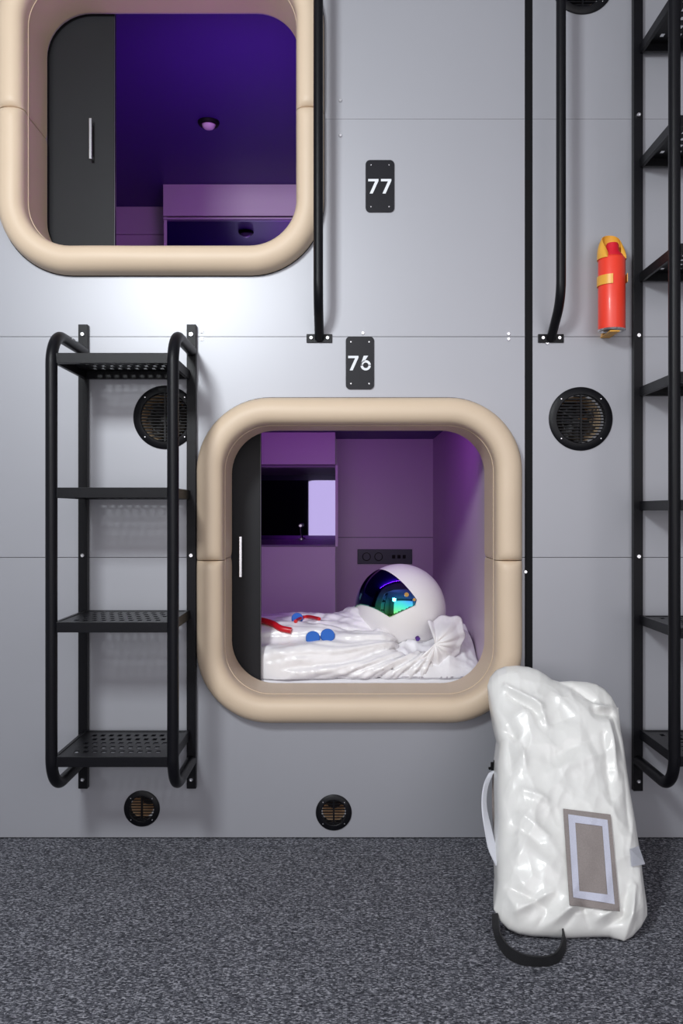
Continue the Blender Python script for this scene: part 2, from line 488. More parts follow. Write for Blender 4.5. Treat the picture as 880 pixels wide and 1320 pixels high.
# recessed ceiling lamp
RL = Vector((-.568, 1.15, UZ1))
t = thing('recessed_lamp', 'small round recessed lamp in the indigo ceiling of the upper pod', 'lamp', RL)
def lathe_z(bm, x, y, z, prof, seg=32):
    rings = [[bm.verts.new((x+r*math.cos(2*PI*k/seg), y+r*math.sin(2*PI*k/seg), z+dz)) for k in range(seg)] for r, dz in prof]
    for a, b in zip(rings, rings[1:]):
        for k in range(seg): bm.faces.new((a[k], a[(k+1) % seg], b[(k+1) % seg], b[k]))
    return bm
obj('lamp_ring', lathe_z(bmesh.new(), RL.x, RL.y, RL.z, [(.046, 0), (.046, -.005), (.041, -.014), (.034, -.016), (.030, -.012), (.029, -.001)]), M['blackflat'], t, True)
obj('lamp_lens', lathe_z(bmesh.new(), RL.x, RL.y, RL.z, [(.0295, -.001), (.0295, -.012), (.026, -.021), (.019, -.028), (.010, -.032), (.0005, -.033)]), M['lens'], t, True)

# mattress of each pod
for nm, X0, X1, y1, z0, z1, lb in (('l', LX0+.01, LX1-.006, CF-.01, LZ0, .4245, 'white sheeted mattress under the astronaut in the lower pod'),
                                 ('u', UX0+.02, UX1-.006, UF-.03, UZ0, 1.70, 'white sheeted mattress on the floor of the upper pod')):
    bm = B(X0, X1, .209, y1, z0, z1, bev=.012)
    o = obj('mattress', bm, M['cotton'], None, True); tag(o, lb, 'mattress')

# ------------------------------------------------------------------ vents
def vent(x, z, kind, label):
    big = kind == 'big'
    R = .0932 if big else .0525; ri = .0705 if big else .036
    t = thing('air_vent', label, 'vent', (x, 0, z), 'large round fan vents' if big else 'small round floor-level vents')
    bm = lathe_y(bmesh.new(), x, 0, z, [(R, -.0002), (R, -.003), (R-.003, -.0055), (ri+.002, -.0065), (ri, -.005), (ri, .006), (ri+.012, .006)], 64)
    obj('flange', bm, M['black'], t, True)
    bm = bmesh.new(); n = 16 if big else 9; ys = (-.003, .001)
    p = 2*ri/n
    for k in range(n):
        zc = -ri+p*(k+.5); zz = abs(zc)+p*.2
        if zz < ri:
            hx = math.sqrt(ri*ri-zz*zz)+.001
            h = p*.17
            v = [bm.verts.new((x+sx*hx, yy, z+zc+dz)) for yy, dz in ((-.003, -h+.0006), (-.003, h+.0006), (.003, h-.0008), (.003, -h-.0008)) for sx in (-1, 1)]
            for a, b in ((0, 2), (2, 4), (4, 6), (6, 0)):
                bm.faces.new((v[a], v[a+1], v[(b+1)], v[b]))
    box(bm, x-.0025, x+.0025, -.0055, .003, z-ri, z+ri)
    obj('grille', bm, M['black'], t)
    for s in (45, 135, 225, 315):
        a = math.radians(s); rr = (R+ri)/2*1.0
        obj('screw', bolt(bmesh.new(), x+rr*math.cos(a), z+rr*math.sin(a), -.006, .0022, .0016, 10), M['steel'], t, True)
    # duct behind the grille
    rd = ri-.001
    ox_, oz_ = (-.006, 0) if big else (0, .004)
    bm = lathe_y(bmesh.new(), x+ox_, 0, z+oz_, [(rd-.002, .006), (rd-.010, .095)], 48)
    obj('duct', bm, M['wood'], t, True)
    bm = lathe_y(bmesh.new(), x+ox_, 0, z+oz_, [(rd-.002, .095), (.0005, .095)], 48)
    obj('duct_end', bm, M['backing'], t, True)
    if big:
        bm = bmesh.new()
        lathe_y(bm, x-.004, .035, z-.003, [(.0005, -.012), (.014, -.012), (.018, -.008), (.018, .02), (.0005, .02)], 24)
        for k in range(7):
            a = 2*PI*k/7+.3
            d = Vector((math.cos(a), 0, math.sin(a))); q = Vector((-math.sin(a), 0, math.cos(a)))
            c0 = Vector((x-.004, .035, z-.003))
            pts = [c0+d*.016-q*.008+Vector((0, .004, 0)), c0+d*.016+q*.008+Vector((0, -.006, 0)),
                   c0+d*.058+q*.020+Vector((0, -.006, 0)), c0+d*.058-q*.006+Vector((0, .012, 0))]
            v = [bm.verts.new(p_) for p_ in pts]+[bm.verts.new(p_+Vector((0, .0015, 0))) for p_ in pts]
            bm.faces.new(v[:4]); bm.faces.new(v[4:][::-1])
            for i in range(4): bm.faces.new((v[i], v[4+i], v[4+(i+1) % 4], v[(i+1) % 4]))
        f = obj('fan', bm, M['fan'], t)
        bm = bmesh.new()
        tube(bm, [Vector((x-.004+.045*math.cos(a_*PI/18), .018, z-.003+.045*math.sin(a_*PI/18))) for a_ in range(37)], .0016, 6, False)
        for a in (30, 150, 270):
            a = math.radians(a)
            tube(bm, [(x-.004+.01*math.cos(a), .018, z-.003+.01*math.sin(a)), (x-.004+.066*math.cos(a), .02, z-.003+.066*math.sin(a))], .002, 6)
        obj('fan_guard', bm, M['fan'], f, True)
        obj('winding', tube(bmesh.new(), smoothpath([(x-.002, .014, z), (x+.010, .012, z+.003), (x+.022, .014, z+.001)]), .003, 8), M['copper'], f, True)
        if x < 0: obj('circuit_board', B(x+.002, x+.016, .010, .012, z-.006, z+.006), M['green'], f)
    return t
vl = ['large black round fan vent on the right wall panel below the fire extinguisher',
      'large black round fan vent seen behind the left ladder',
      'large black round fan vent cut off by the top edge of the photo',
      'small black round vent near the floor below the left ladder',
      'small black round vent near the floor below the lower pod']
for (x, z, k), l in zip(VENTS, vl): vent(x, z, k, l)

# ------------------------------------------------------------------ number signs
def digit7(x, z, s):    # s = height, x left edge, z top
    k = s/138
    P = [(0, 0), (98, 0), (98, 17), (43, 138), (14, 138), (66, 22), (0, 22)]
    return [(x+a*k, z-b*k) for a, b in P]
def sign(x0, x1, y0, y1, num, label):
    a = ((x0-440)/440, CZ+(660-y1)/440); b = ((x1-440)/440, CZ+(660-y0)/440)
    cx, cz = (a[0]+b[0])/2, (a[1]+b[1])/2
    t = thing('number_sign', label, 'sign', (cx, 0, cz), 'pod number signs')
    bm = prism(bmesh.new(), rrect(cx, cz, (b[0]-a[0])/2, (b[1]-a[1])/2, .013, 8), -.0045, -.0003)
    obj('plate', bm, M['plate'], t)
    s = .0425; kk = s/138; xl = cx-.0345; zt = cz+s/2-.001
    y0_, y1_ = -.0052, -.0044
    obj('digit', prism(bmesh.new(), digit7(xl, zt, s), y0_, y1_), M['white'], t)
    bm = bmesh.new()
    if num == '77':
        prism(bm, digit7(xl+.0375, zt, s), y0_, y1_)
    else:
        ox = xl+.0365+(48)*kk; oz = zt-90*kk; R, r = 49*kk, 26*kk
        def arc(a0, a1, n=20):
            o_ = [(ox+R*math.cos(math.radians(a0+(a1-a0)*k/n)), oz+R*math.sin(math.radians(a0+(a1-a0)*k/n))) for k in range(n+1)]
            i_ = [(ox+r*math.cos(math.radians(a1-(a1-a0)*k/n)), oz+r*math.sin(math.radians(a1-(a1-a0)*k/n))) for k in range(n+1)]
            return o_+i_
        prism(bm, arc(186, 354), y0_, y1_)
        # upper half arch with the diagonal stem
        prism(bm, arc(6, 172), y0_, y1_-.00005)
        P = [(ox+a_*kk, oz+b_*kk) for a_, b_ in ((-19, 91), (23, 91), (-8, 42), (-30, 30), (-40, 7), (-48.5, 7))]
        prism(bm, P, y0_, y1_+.00005)
    obj('digit', bm, M['white'], t)
    for sx in (-1, 1):
        for sz in (-1, 1):
            obj('screw', bolt(bmesh.new(), cx+sx*.0265, cz+sz*.061, -.0045, .0024, .0016, 10), M['steel'], t, True)
sign(471, 508, 207, 274, '77', 'black rounded number plate reading 77 in white, higher of the two')
sign(445.5, 482, 434, 502, '76', 'black rounded number plate reading 76 in white, above the lower pod')

# ------------------------------------------------------------------ grab rails
def rail(px, label):
    bx = (px-440)/440; zb = CZ+(660-436.5)/440; off = .118
    t = thing('grab_rail', label, 'handrail', (bx, 0, zb), 'long black grab rails')
    p = bendpath([(bx, -.004, zb), (bx, -off, zb+.085), (bx, -off, 2.86), (bx, -.004, 2.93)], .11, 14)
    obj('pole', tube(bmesh.new(), p, .0135, 20), M['black'], t, True)
    for z in (zb, 2.93):
        fl = obj('bracket', B(bx-.0375, bx+.0375, -.005, -.0002, z-.0125, z+.0125, bev=.001), M['black'], t)
        for s in (-1, 1): obj('bolt', bolt(bmesh.new(), bx+s*.024, z+.001, -.005, .0058, .005), M['steel'], fl, True)
rail(411.5, 'black vertical grab rail beside the padded frame of the upper pod')
rail(709.5, 'black vertical grab rail right of the black strip, beside the fire extinguisher')

# ------------------------------------------------------------------ ladders
def plate_with_holes(x0, x1, y0, y1, z, nx, ny):
    """perforated tread: staggered rectangular holes"""
    bm = bmesh.new()
    mx, my = .030, .030
    xs = [x0]+[x0+mx+(x1-x0-2*mx)*(i+(.12 if i % 2 == 0 else -.12)*0)/(2*nx+1) for i in range(2*nx+2)]+[x1]
    ys = [y0]
    w = (y1-y0-2*my)/(2*ny-1)
    ys += [y0+my+w*i for i in range(2*ny)]+[y1]
    V = [[bm.verts.new((x, y, z)) for y in ys] for x in xs]
    for i in range(len(xs)-1):
        for j in range(len(ys)-1):
            hole = 0 < i < len(xs)-2 and 0 < j < len(ys)-2 and (j-1) % 2 == 0 and ((i-1)+(((j-1)//2) % 2)) % 2 == 0
            if not hole: bm.faces.new((V[i][j], V[i+1][j], V[i+1][j+1], V[i][j+1]))
    r = bmesh.ops.extrude_face_region(bm, geom=bm.faces[:])
    bmesh.ops.translate(bm, verts=[v for v in r['geom'] if isinstance(v, bmesh.types.BMVert)], vec=(0, 0, -.003))
    return bm

def ladder(xl, xr, ztop, zbot, wtop, wbot, steps, boltz, label):
    t = thing('wall_ladder', label, 'ladder', ((xl+xr)/2, 0, wbot), 'black wall-mounted step ladders')
    fy = -.288
    for x in (xl, xr):
        wbx = obj('wall_bar', B(x-.0135, x+.0135, -.020, -.0003, wbot, wtop, bev=.001), M['black'], t)
        for z in boltz: obj('bolt', bolt(bmesh.new(), x, z, -.020, .0065, .006), M['steel'], wbx, True)
        p = bendpath([(x, -.018, ztop), (x, fy, ztop), (x, fy, zbot), (x, -.018, zbot)], .085, 12)
        obj('side_rail', tube(bmesh.new(), p, .0152, 20), M['black'], t, True)
    h = .027
    for z in steps:
        bm = bmesh.new()
        box(bm, xl-.002, xr+.002, fy-.004, fy+.010, z-h, z, .001)
        box(bm, xl+.0136, xr-.0136, -.032, -.022, z-h, z, .001)
        for x in (xl, xr):
            s = 1 if x == xl else -1
            box(bm, x+s*.004, x+s*.0135, fy+.010, -.0205, z-h, z, .001)
        st = obj('step', bm, M['black'], t)
        obj('tread_plate', plate_with_holes(xl+.0137, xr-.0137, fy+.0102, -.0325, z-.002, 9, 5), M['black'], st)
XL, XR = -.7515, -.4365
ladder(XL, XR, 1.425, .234, CZ+(660-420)/440, CZ-(1014-660)/440,
       [.3235+.3485*k for k in range(4)], [1.473, .831, .180],
       'black four-step ladder with curved rail ends, fixed left of the lower pod')
ladder(.8625, .8625+.315, 2.98, .234, 3.06, CZ-(1017-660)/440,
       [.3245+.332*k for k in range(8)], [2.75, 2.11, 1.470, .828, .175],
       'tall black ladder at the right edge, running up past the top of the photo')

# ------------------------------------------------------------------ fire extinguisher
ex, ey = .7715, -.062; ez0, ez1, er = 1.474, 1.681, .0378
t = thing('fire_extinguisher', 'small red aerosol fire extinguisher with yellow cap on the right wall panel', 'fire extinguisher', (ex, ey, ez0))
obj('can', lathe_z(bmesh.new(), ex, ey, 0, [(er-.003, ez0+.002), (er-.0006, ez0+.003), (er, ez0+.006), (er, ez1-.004), (er-.002, ez1), (.030, ez1+.004), (.0005, ez1+.004)], 48), M['red'], t, True)
obj('base_rim', lathe_z(bmesh.new(), ex, ey, 0, [(er-.006, ez0+.006), (er-.005, ez0), (er-.001, ez0-.001), (er+.0006, ez0+.0035)], 48), M['steel'], t, True)
obj('bottom', lathe_z(bmesh.new(), ex, ey, 0, [(er-.0055, ez0+.005), (.02, ez0+.008), (.0005, ez0+.011)], 32), M['whitecan'], t, True)
obj('cap', lathe_z(bmesh.new(), ex+.002, ey, 0, [(.030, ez1+.003), (.029, ez1+.008), (.0195, ez1+.018), (.0175, ez1+.038), (.015, ez1+.043), (.0005, ez1+.044)], 32), M['redcap'], t, True)
# curved yellow hood: part of a cylinder wall, higher at the back, slanting down at its left end
bm = bmesh.new(); R = .0405; n = 40; cols = []
for k in range(n+1):
    a = math.radians(-25 + 262*k/n)          # from right-front over the back to left-front
    u = k/n
    top = .002+.076*math.sin(PI*u**.82)**.62
    c_, s_ = math.cos(a), math.sin(a)
    col = []
    for j in range(9):
        v = j/8; z = ez1-.004+v*top
        rr = R-.013*(v**3)
        col.append((bm.verts.new((ex+rr*c_, ey+rr*s_, z)), bm.verts.new((ex+(rr-.0018)*c_, ey+(rr-.0018)*s_, z))))
    cols.append(col)
for a, b in zip(cols, cols[1:]):
    for j in range(8):
        bm.faces.new((a[j][0], b[j][0], b[j+1][0], a[j+1][0])); bm.faces.new((a[j][1], a[j+1][1], b[j+1][1], b[j][1]))
    bm.faces.new((a[8][0], b[8][0], b[8][1], a[8][1])); bm.faces.new((a[0][0], a[0][1], b[0][1], b[0][0]))
for c_ in (cols[0], cols[-1]):
    for j in range(8): bm.faces.new((c_[j][0], c_[j+1][0], c_[j+1][1], c_[j][1]))
obj('hood', bm, M['yellow'], t, True)
# clip bracket: left arm wraps the can, short right arm, foot under the can
bk = thing('clip_bracket', 'yellow clip bracket holding the red fire extinguisher', 'bracket', (ex, 0, 1.6))
bm = bmesh.new()
def wrap(bm, a0, a1, R, z0, z1, th=.002, n=20):
    cs = []
    for k in range(n+1):
        a = math.radians(a0+(a1-a0)*k/n)
        cs.append([bm.verts.new((ex+r*math.cos(a), ey+r*math.sin(a), z)) for r, z in ((R, z0), (R, z1), (R+th, z1), (R+th, z0))])
    for p, q in zip(cs, cs[1:]):
        for j in range(4): bm.faces.new((p[j], q[j], q[(j+1) % 4], p[(j+1) % 4]))
    bm.faces.new(cs[0]); bm.faces.new(cs[-1][::-1])
wrap(bm, 100, 258, er+.001, 1.601, 1.628)
obj('clip_arm', bm, M['yellow'], bk, True)
bm = bmesh.new(); wrap(bm, -18, 80, er+.004, 1.612, 1.636); obj('clip_arm', bm, M['yellow'], bk, True)
obj('back_plate', B(ex-.012, ex+.012, -.0185, -.0005, ez0-.008, 1.66, bev=.001), M['yellow'], bk)
obj('foot', B(ex-.014, ex+.014, ey-er+.008, -.0005, ez0-.0075, ez0-.0035, bev=.001), M['yellow'], bk)

# ------------------------------------------------------------------ astronaut lying in the lower pod
HC = at(516, 785, .45); HR = .1555
person = thing('person', 'person in a white astronaut suit and mirrored helmet, lying in the lower pod', 'person', (-.3, .48, .43))

def blob(bm, pts, flat=1.0, zc=None):
    """chain of spheres with interpolated radii"""
    for (p, r), (q, s) in zip(pts, pts[1:]):
        p, q = Vector(p), Vector(q); n = max(2, int((q-p).length/.03))
        for k in range(n+1):
            t_ = k/n; c = p.lerp(q, t_); rr = r+(s-r)*t_
            m = Matrix.Translation(c) @ Matrix.Diagonal((1, 1, flat, 1))
            bmesh.ops.create_icosphere(bm, subdivisions=2, radius=rr, matrix=m)

def remesh(bm, vox, sm=4):
    me = bpy.data.meshes.new('tmp'); bm.to_mesh(me); bm.free()
    o = bpy.data.objects.new('tmp', me); COL.objects.link(o)
    md = o.modifiers.new('r', 'REMESH'); md.mode = 'VOXEL'; md.voxel_size = vox; md.adaptivity = 0
    s = o.modifiers.new('s', 'SMOOTH'); s.iterations = sm; s.factor = .6
    dg = bpy.context.evaluated_depsgraph_get()
    r = bmesh.new(); r.from_mesh(bpy.data.meshes.new_from_object(o.evaluated_get(dg)))
    bpy.data.objects.remove(o); r.normal_update(); return r

bm = bmesh.new()
for dy in (-.10, 0, .10):     # trunk: three side by side chains make a broad flat chest
    blob(bm, [((.10, .47+dy*.8, .50), .085), ((-.08, .47+dy*1.15, .507), .098), ((-.30, .47+dy, .50), .088), ((-.48, .47+dy*1.1, .50), .088)])
blob(bm, [((-.02, .46, .52), .09), ((.10, .45, .55), .105)])
for s in (-1, 1):
    Y = .46
    blob(bm, [((.12, Y+s*.150, .50), .078), ((-.14, Y+s*.200, .48), .066), ((-.37, Y+s*.195, .475), .052)])
    if s < 0: blob(bm, [((.25, .250, .46), .05), ((-.2, .240, .45), .052), ((-.45, .265, .455), .04)])     # loose cloth of the near sleeve
    blob(bm, [((-.50, Y+s*.09, .505), .088), ((-.90, Y+s*.11, .535), .072), ((-.93, Y+s*.11, .535), .068), ((-1.26, Y+s*.12, .49), .052)])
    blob(bm, [((-1.28, Y+s*.12, .485), .056), ((-1.31, Y+s*.125, .56), .050), ((-1.30, Y+s*.13, .63), .042)])
bm = remesh(bm, .0062, 7)
G = Vector((.315, .31, .525))
def rid(v): return 1-abs(v)
def crumple(q):      # bowls with sharp ridges between them, like crushed foil
    q = q + noise.noise_vector(q*.7)*.45
    d = noise.voronoi(q, distance_metric='DISTANCE_SQUARED')[0]
    return min(.6, d[0])
def fold(p):
    # image-like plane of the near side: across x, and up/away
    s = (p.z-G.z)*1.0 + (p.y-G.y)*.35
    dx = G.x-p.x; r = math.hypot(dx, s); th = math.atan2(s, dx)
    n1 = noise.noise(p*5)*.9
    a = (.65*abs(math.sin(th*15+n1*1.2))+.35*abs(math.sin(th*37+n1*3+2)))**.7
    fall = min(1, r/.12)*max(0, 1-r/.9)
    d = -(1-a)**1.2*.034*fall
    q = Vector((p.x*5, p.y*11, p.z*11))
    d += (crumple(q)-.25)*.016
    q = Vector((p.x*10+2, p.y*26, p.z*26))
    d += (crumple(q)-.25)*.008
    return d
ds = [(v, v.normal.copy(), fold(v.co)) for v in bm.verts]
for v, n_, d in ds:
    v.co += n_*d
    v.co.z = max(v.co.z, .4255); v.co.y = max(v.co.y, .213-.026*min(1, max(0, (v.co.x+.25)/.14)))
bmesh.ops.subdivide_edges(bm, edges=[e for e in bm.edges if -.4 < e.verts[0].co.x < .3 and e.verts[0].co.y < .66], cuts=0) if False else None
suit_bvh = BVHTree.FromBMesh(bm)
obj('suit', bm, M['suit'], person, 'all')
def hit(px, py):
    o = Vector((0, -D0, CZ)); d = at(px, py, .4)-o
    h = suit_bvh.ray_cast(o, d.normalized())
    return (h[0], h[1]) if h[0] else (at(px, py, .4), Vector((0, -.6, .8)))

# helmet shell, with an opening rim hidden in the collar
bm = bmesh.new(); bmesh.ops.create_icosphere(bm, subdivisions=6, radius=HR, matrix=Matrix.Translation(HC))
for v in bm.verts:
    d = v.co-HC; v.co = HC+Vector((d.x*1.0, d.y*1.0, d.z*1.0))*(1+.006*noise.noise(d*7))
helm = obj('helmet', bm, M['helmet'], person, 'all')
# visor: the sphere cut by planes that all run along the ear-to-ear axis
Lx = Vector((.26, -.92, .29)).normalized()
def sp(u, v):
    w = math.sqrt(max(0, 1-u*u-v*v)); return Vector((u, -w, v))
A_ = Vector((-.52, 0, .86)); H_ = sp(.27, .30); T_ = sp(.17, .16); C_ = sp(-.29, -.06); E_ = sp(-.96, .10)
bm = bmesh.new(); bmesh.ops.create_icosphere(bm, subdivisions=6, radius=1)
ins = Vector((-.6, -.6, .25)).normalized()
def plane(p, q):
    n_ = Lx.cross(q-p).normalized()
    if n_.dot(ins-p) > 0: n_ = -n_
    bmesh.ops.bisect_plane(bm, geom=bm.verts[:]+bm.edges[:]+bm.faces[:], plane_co=p, plane_no=n_, clear_outer=True)
plane(A_, H_); plane(E_, C_); plane(C_, T_)
n_ = (Vector((1, 0, -.3))-Lx*Vector((1, 0, -.3)).dot(Lx)).normalized()
bmesh.ops.bisect_plane(bm, geom=bm.verts[:]+bm.edges[:]+bm.faces[:], plane_co=H_, plane_no=n_, clear_outer=True)
for v in bm.verts: v.co = HC+v.co*(HR*1.022)
bmesh.ops.solidify(bm, geom=bm.faces[:], thickness=.003)
vis = obj('visor', bm, M['visor'], helm, 'all', origin=(HC-wloc(person)))
for (u, v_, r_) in ((.06, .395, .0075), (.215, .295, .005)):
    n_ = sp(u, v_); c = HC+n_*HR*1.018
    obj('stud', cyl(bmesh.new(), c, n_, r_*1.0, .004, 16), M['gold'], helm, True)
# rainbow sheen valve at the collar
p_ = HC+sp(.30, -.52)*HR*1.0
obj('valve', cyl(bmesh.new(), p_, sp(.30, -.52), .008, .008, 14), M['visor'], helm, True)

# fanned collar cloth gathered at the near shoulder
bm = bmesh.new(); N1, N2 = 150, 26
G0 = at(560, 829, .245)
def crad(a):
    # a in degrees, 0 = right, 90 = up
    K = [(-190, .14), (-150, .13), (-115, .105), (-90, .09), (-60, .085), (-30, .085), (0, .095), (25, .115), (45, .112), (65, .085), (90, .06), (130, .075), (170, .14)]
    for (a0, r0), (a1, r1) in zip(K, K[1:]):
        if a0 <= a <= a1: return r0+(r1-r0)*(a-a0)/(a1-a0)
    return .05
grid = []
for i in range(N1+1):
    a = -140+245*i/N1; ar = math.radians(a); row = []
    for j in range(N2+1):
        t_ = j/N2; r = t_*crad(a)*(1+.05*math.sin(a*.21))
        ple = math.sin(ar*11+1.2*math.sin(ar*3))*.5 + .5*noise.noise(Vector((ar*3, t_*2, 1)))
        y = .0+ple*.017*t_**.8 - .012*math.sin(PI*min(1, t_*1.3)) + .07*t_**2*max(0, math.sin(ar))
        y += .03*t_**2*max(0, math.cos(ar))
        row.append(bm.verts.new((G0.x+r*math.cos(ar), G0.y+y-.012*(1-t_), G0.z+r*math.sin(ar))))
    grid.append(row)
for i in range(N1):
    for j in range(1, N2):
        bm.faces.new((grid[i][j], grid[i+1][j], grid[i+1][j+1], grid[i][j+1]))
for i in range(N1): bm.faces.new((grid[i][1], grid[i][0], grid[i+1][1]))
bmesh.ops.remove_doubles(bm, verts=bm.verts, dist=.00005)
for v in bm.verts:      # keep the cloth outside the helmet
    d = v.co-HC
    if d.length < HR+.003: v.co = HC+d.normalized()*(HR+.003)
bmesh.ops.solidify(bm, geom=bm.faces[:], thickness=.0015)
obj('collar', bm, M['suit'], person, 'all')

# hoses and connectors lying on the chest
def onsuit(px, py, lift): 
    p, n_ = hit(px, py); return p+n_*lift
hp = [(318, 800), (338, 803), (352, 807), (362, 812), (376, 815)]
obj('hose', tube(bmesh.new(), smoothpath([onsuit(a, b, .008) for a, b in hp]), .0105, 14), M['hose'], person, True)
hp = [(381, 803), (388, 799), (398, 797), (411, 800)]
obj('hose', tube(bmesh.new(), smoothpath([onsuit(a, b, .006) for a, b in hp]), .006, 12), M['hose'], person, True)
for (px, py, r_) in ((422, 821, .023), (403, 824, .023), (383, 799, .020)):
    p, n_ = hit(px, py); n2 = (Vector((.05, -.85, .5))).normalized()
    bm = bmesh.new()
    c0 = p-n2*.003
    tube(bm, [c0, c0+n2*.017, c0+n2*.019], [r_, r_, r_*.93], 36)
    obj('connector', bm, M['blue'], person, True)
# gloved hands with five fingers each
for s in (-1, 1):
    Y = .47+s*.19
    bm = bmesh.new()
    blob(bm, [((-.37, Y, .485), .036), ((-.41, Y, .482), .036)], .9)
    for q in (-.022, 0, .022): blob(bm, [((-.41, Y+q, .480), .022), ((-.475, Y+q*1.15, .476), .019)], .9)
    for q, ln in ((-.036, .066), (-.012, .082), (.012, .088), (.035, .078)):
        q *= s
        blob(bm, [((-.475, Y+q, .477), .0105), ((-.475-ln*.5, Y+q*1.08, .481), .0098), ((-.475-ln*.8, Y+q*1.05, .470), .009), ((-.475-ln, Y+q, .455), .0083)])
    blob(bm, [((-.43, Y-s*.030, .478), .014), ((-.465, Y-s*.052, .472), .012), ((-.495, Y-s*.056, .463), .010)])
    bm = remesh(bm, .005, 2)
    for v in bm.verts: v.co.z = max(v.co.z, .432); v.co.y = max(v.co.y, .216)
    obj('glove', bm, M['glove'], person, 'all')

# pillow
bm = bmesh.new()
bmesh.ops.create_cube(bm, size=2); bmesh.ops.subdivide_edges(bm, edges=bm.edges[:], cuts=70, use_grid_fill=True)
PCc = Vector((.288, .495, .500))
for v in bm.verts:
    p = v.co
    ex_, ey_ = abs(p.x), abs(p.y)
    th = (1-ex_**4)**.4*(1-ey_**4)**.4 if ex_ < 1 and ey_ < 1 else 0
    on_side = abs(p.z) < .999
    q = Vector((p.x*.170*(1-.05*ey_**2), p.y*.285*(1-.04*ex_**2), 0))
    ramp = max(0, min(1, (PCc.y+q.y-.205)/.26)); ramp = .34+.66*ramp**.8
    z = th*.135*ramp if (p.z > 0 and not on_side) else (-th*.02 if not on_side else 0)
    co = Vector((PCc.x, PCc.y, .434))+q+Vector((0, 0, z))
    w = noise.noise(Vector((co.x*10, co.y*8, co.z*10)))
    w2 = noise.noise(Vector((co.x*26+4, co.y*20, co.z*24)))
    k = (crumple(Vector((co.x*11, co.y*8, co.z*8)))-.25)*.05+(crumple(Vector((co.x*24+4, co.y*20, co.z*20)))-.25)*.016
    if on_side: k = 0
    k *= min(1, th*1.3)
    if p.z > 0: co.z += k*1.2
    co.y -= k*.5
    d = co-HC
    if d.length < HR+.002: co = HC+d.normalized()*(HR+.002)
    co.z = max(co.z, .4255); co.x = min(co.x, LX1-.004); co.y = max(co.y, .186)
    v.co = co
o = obj('pillow', bm, M['cotton'], None, 'all'); tag(o, 'crumpled white cotton pillow under the astronaut helmet', 'pillow')

# ------------------------------------------------------------------ white bag leaning against the wall
TOPX = [(628, 884), (633, 872), (640, 864), (650, 860), (665, 859), (680, 861), (692, 865), (702, 871), (710, 877), (720, 880), (735, 879), (755, 880), (768, 883), (778, 889), (787, 898), (795, 912)]
BOTX = [(636, 1172), (645, 1188), (655, 1198), (668, 1204), (685, 1207), (705, 1208), (725, 1210), (745, 1209), (765, 1208), (785, 1208), (803, 1215), (815, 1207), (826, 1195), (834, 1180)]
SIDE = [(884, 628, 795), (915, 633, 797), (945, 639, 800), (960, 643, 803), (985, 640, 806), (1020, 640, 811), (1060, 641, 818), (1100, 639, 824), (1140, 640, 829), (1172, 636, 834), (1200, 636, 834)]
def interp(L, x, i=1):
    if x <= L[0][0]: return L[0][i]
    for a, b in zip(L, L[1:]):
        if x <= b[0]:
            t_ = (x-a[0])/(b[0]-a[0]); return a[i]+(b[i]-a[i])*t_
    return L[-1][i]
# creases: x0,y0,x1,y1, half width px, height m (+ ridge, - valley)
CR_ = [(648, 893, 692, 924, 4, .010), (655, 905, 690, 935, 5, -.012), (705, 873, 760, 912, 5, -.022), (715, 878, 768, 922, 4, .008),
       (765, 922, 790, 915, 3, .010), (760, 928, 790, 926, 6, -.014), (690, 925, 700, 950, 5, .010), (642, 945, 660, 960, 5, -.014),
       (640, 920, 670, 975, 6, -.010), (652, 965, 656, 1010, 5, -.009), (664, 960, 672, 1000, 5, .008), (785, 925, 800, 985, 5, -.012),
       (778, 940, 790, 1010, 6, .010), (770, 960, 782, 1040, 6, -.010), (800, 1000, 806, 1080, 4, -.007), (668, 1030, 700, 1045, 6, .008),
       (700, 990, 760, 965, 8, -.007), (700, 1010, 770, 985, 8, .006), (655, 1070, 690, 1100, 6, -.007), (665, 1060, 700, 1090, 5, .006),
       (660, 1120, 680, 1080, 7, .005), (660, 1183, 705, 1160, 6, .012), (650, 1150, 700, 1178, 6, -.010), (700, 1200, 742, 1172, 6, .013),
       (742, 1172, 756, 1200, 6, -.013), (765, 1192, 792, 1178, 5, .012), (775, 1200, 800, 1186, 5, -.010), (803, 1213, 812, 1150, 6, .014),
       (795, 1190, 803, 1150, 6, -.008), (820, 1130, 826, 1180, 5, .008), (640, 1140, 665, 1190, 6, .008), (710, 905, 735, 935, 7, .007),
       (690, 950, 740, 935, 8, -.005), (745, 945, 765, 990, 8, -.006), (700, 1060, 720, 1030, 8, .004), (640, 1010, 660, 1080, 7, -.005),
       (675, 1110, 715, 1140, 9, .005), (805, 1100, 812, 1060, 4, .006), (720, 1205, 735, 1185, 5, -.009), (685, 1206, 700, 1184, 5, -.008)]
def crease(px, py):
    d = 0
    for x0, y0, x1, y1, w, h in CR_:
        vx, vy = x1-x0, y1-y0; L2 = vx*vx+vy*vy
        t_ = ((px-x0)*vx+(py-y0)*vy)/L2
        if t_ < -.25 or t_ > 1.25: continue
        q = max(0, min(1, t_)); dd = math.hypot(px-x0-vx*q, py-y0-vy*q)
        if dd > w*3.5: continue
        f = math.exp(-(dd/w)**1.5)*math.sin(PI*min(1, max(0, (t_+.25)/1.5)))**.6
        d += h*f
    return d
def bagmid(px, py):
    b = (1212-py)/(1212-860.0)
    d = 1.905+.40*max(-.02, b)
    return Vector(((px-440)*d/F, d-D0, CZ-(py-660)*d/F))
NB = Vector((0, -.77, .64))
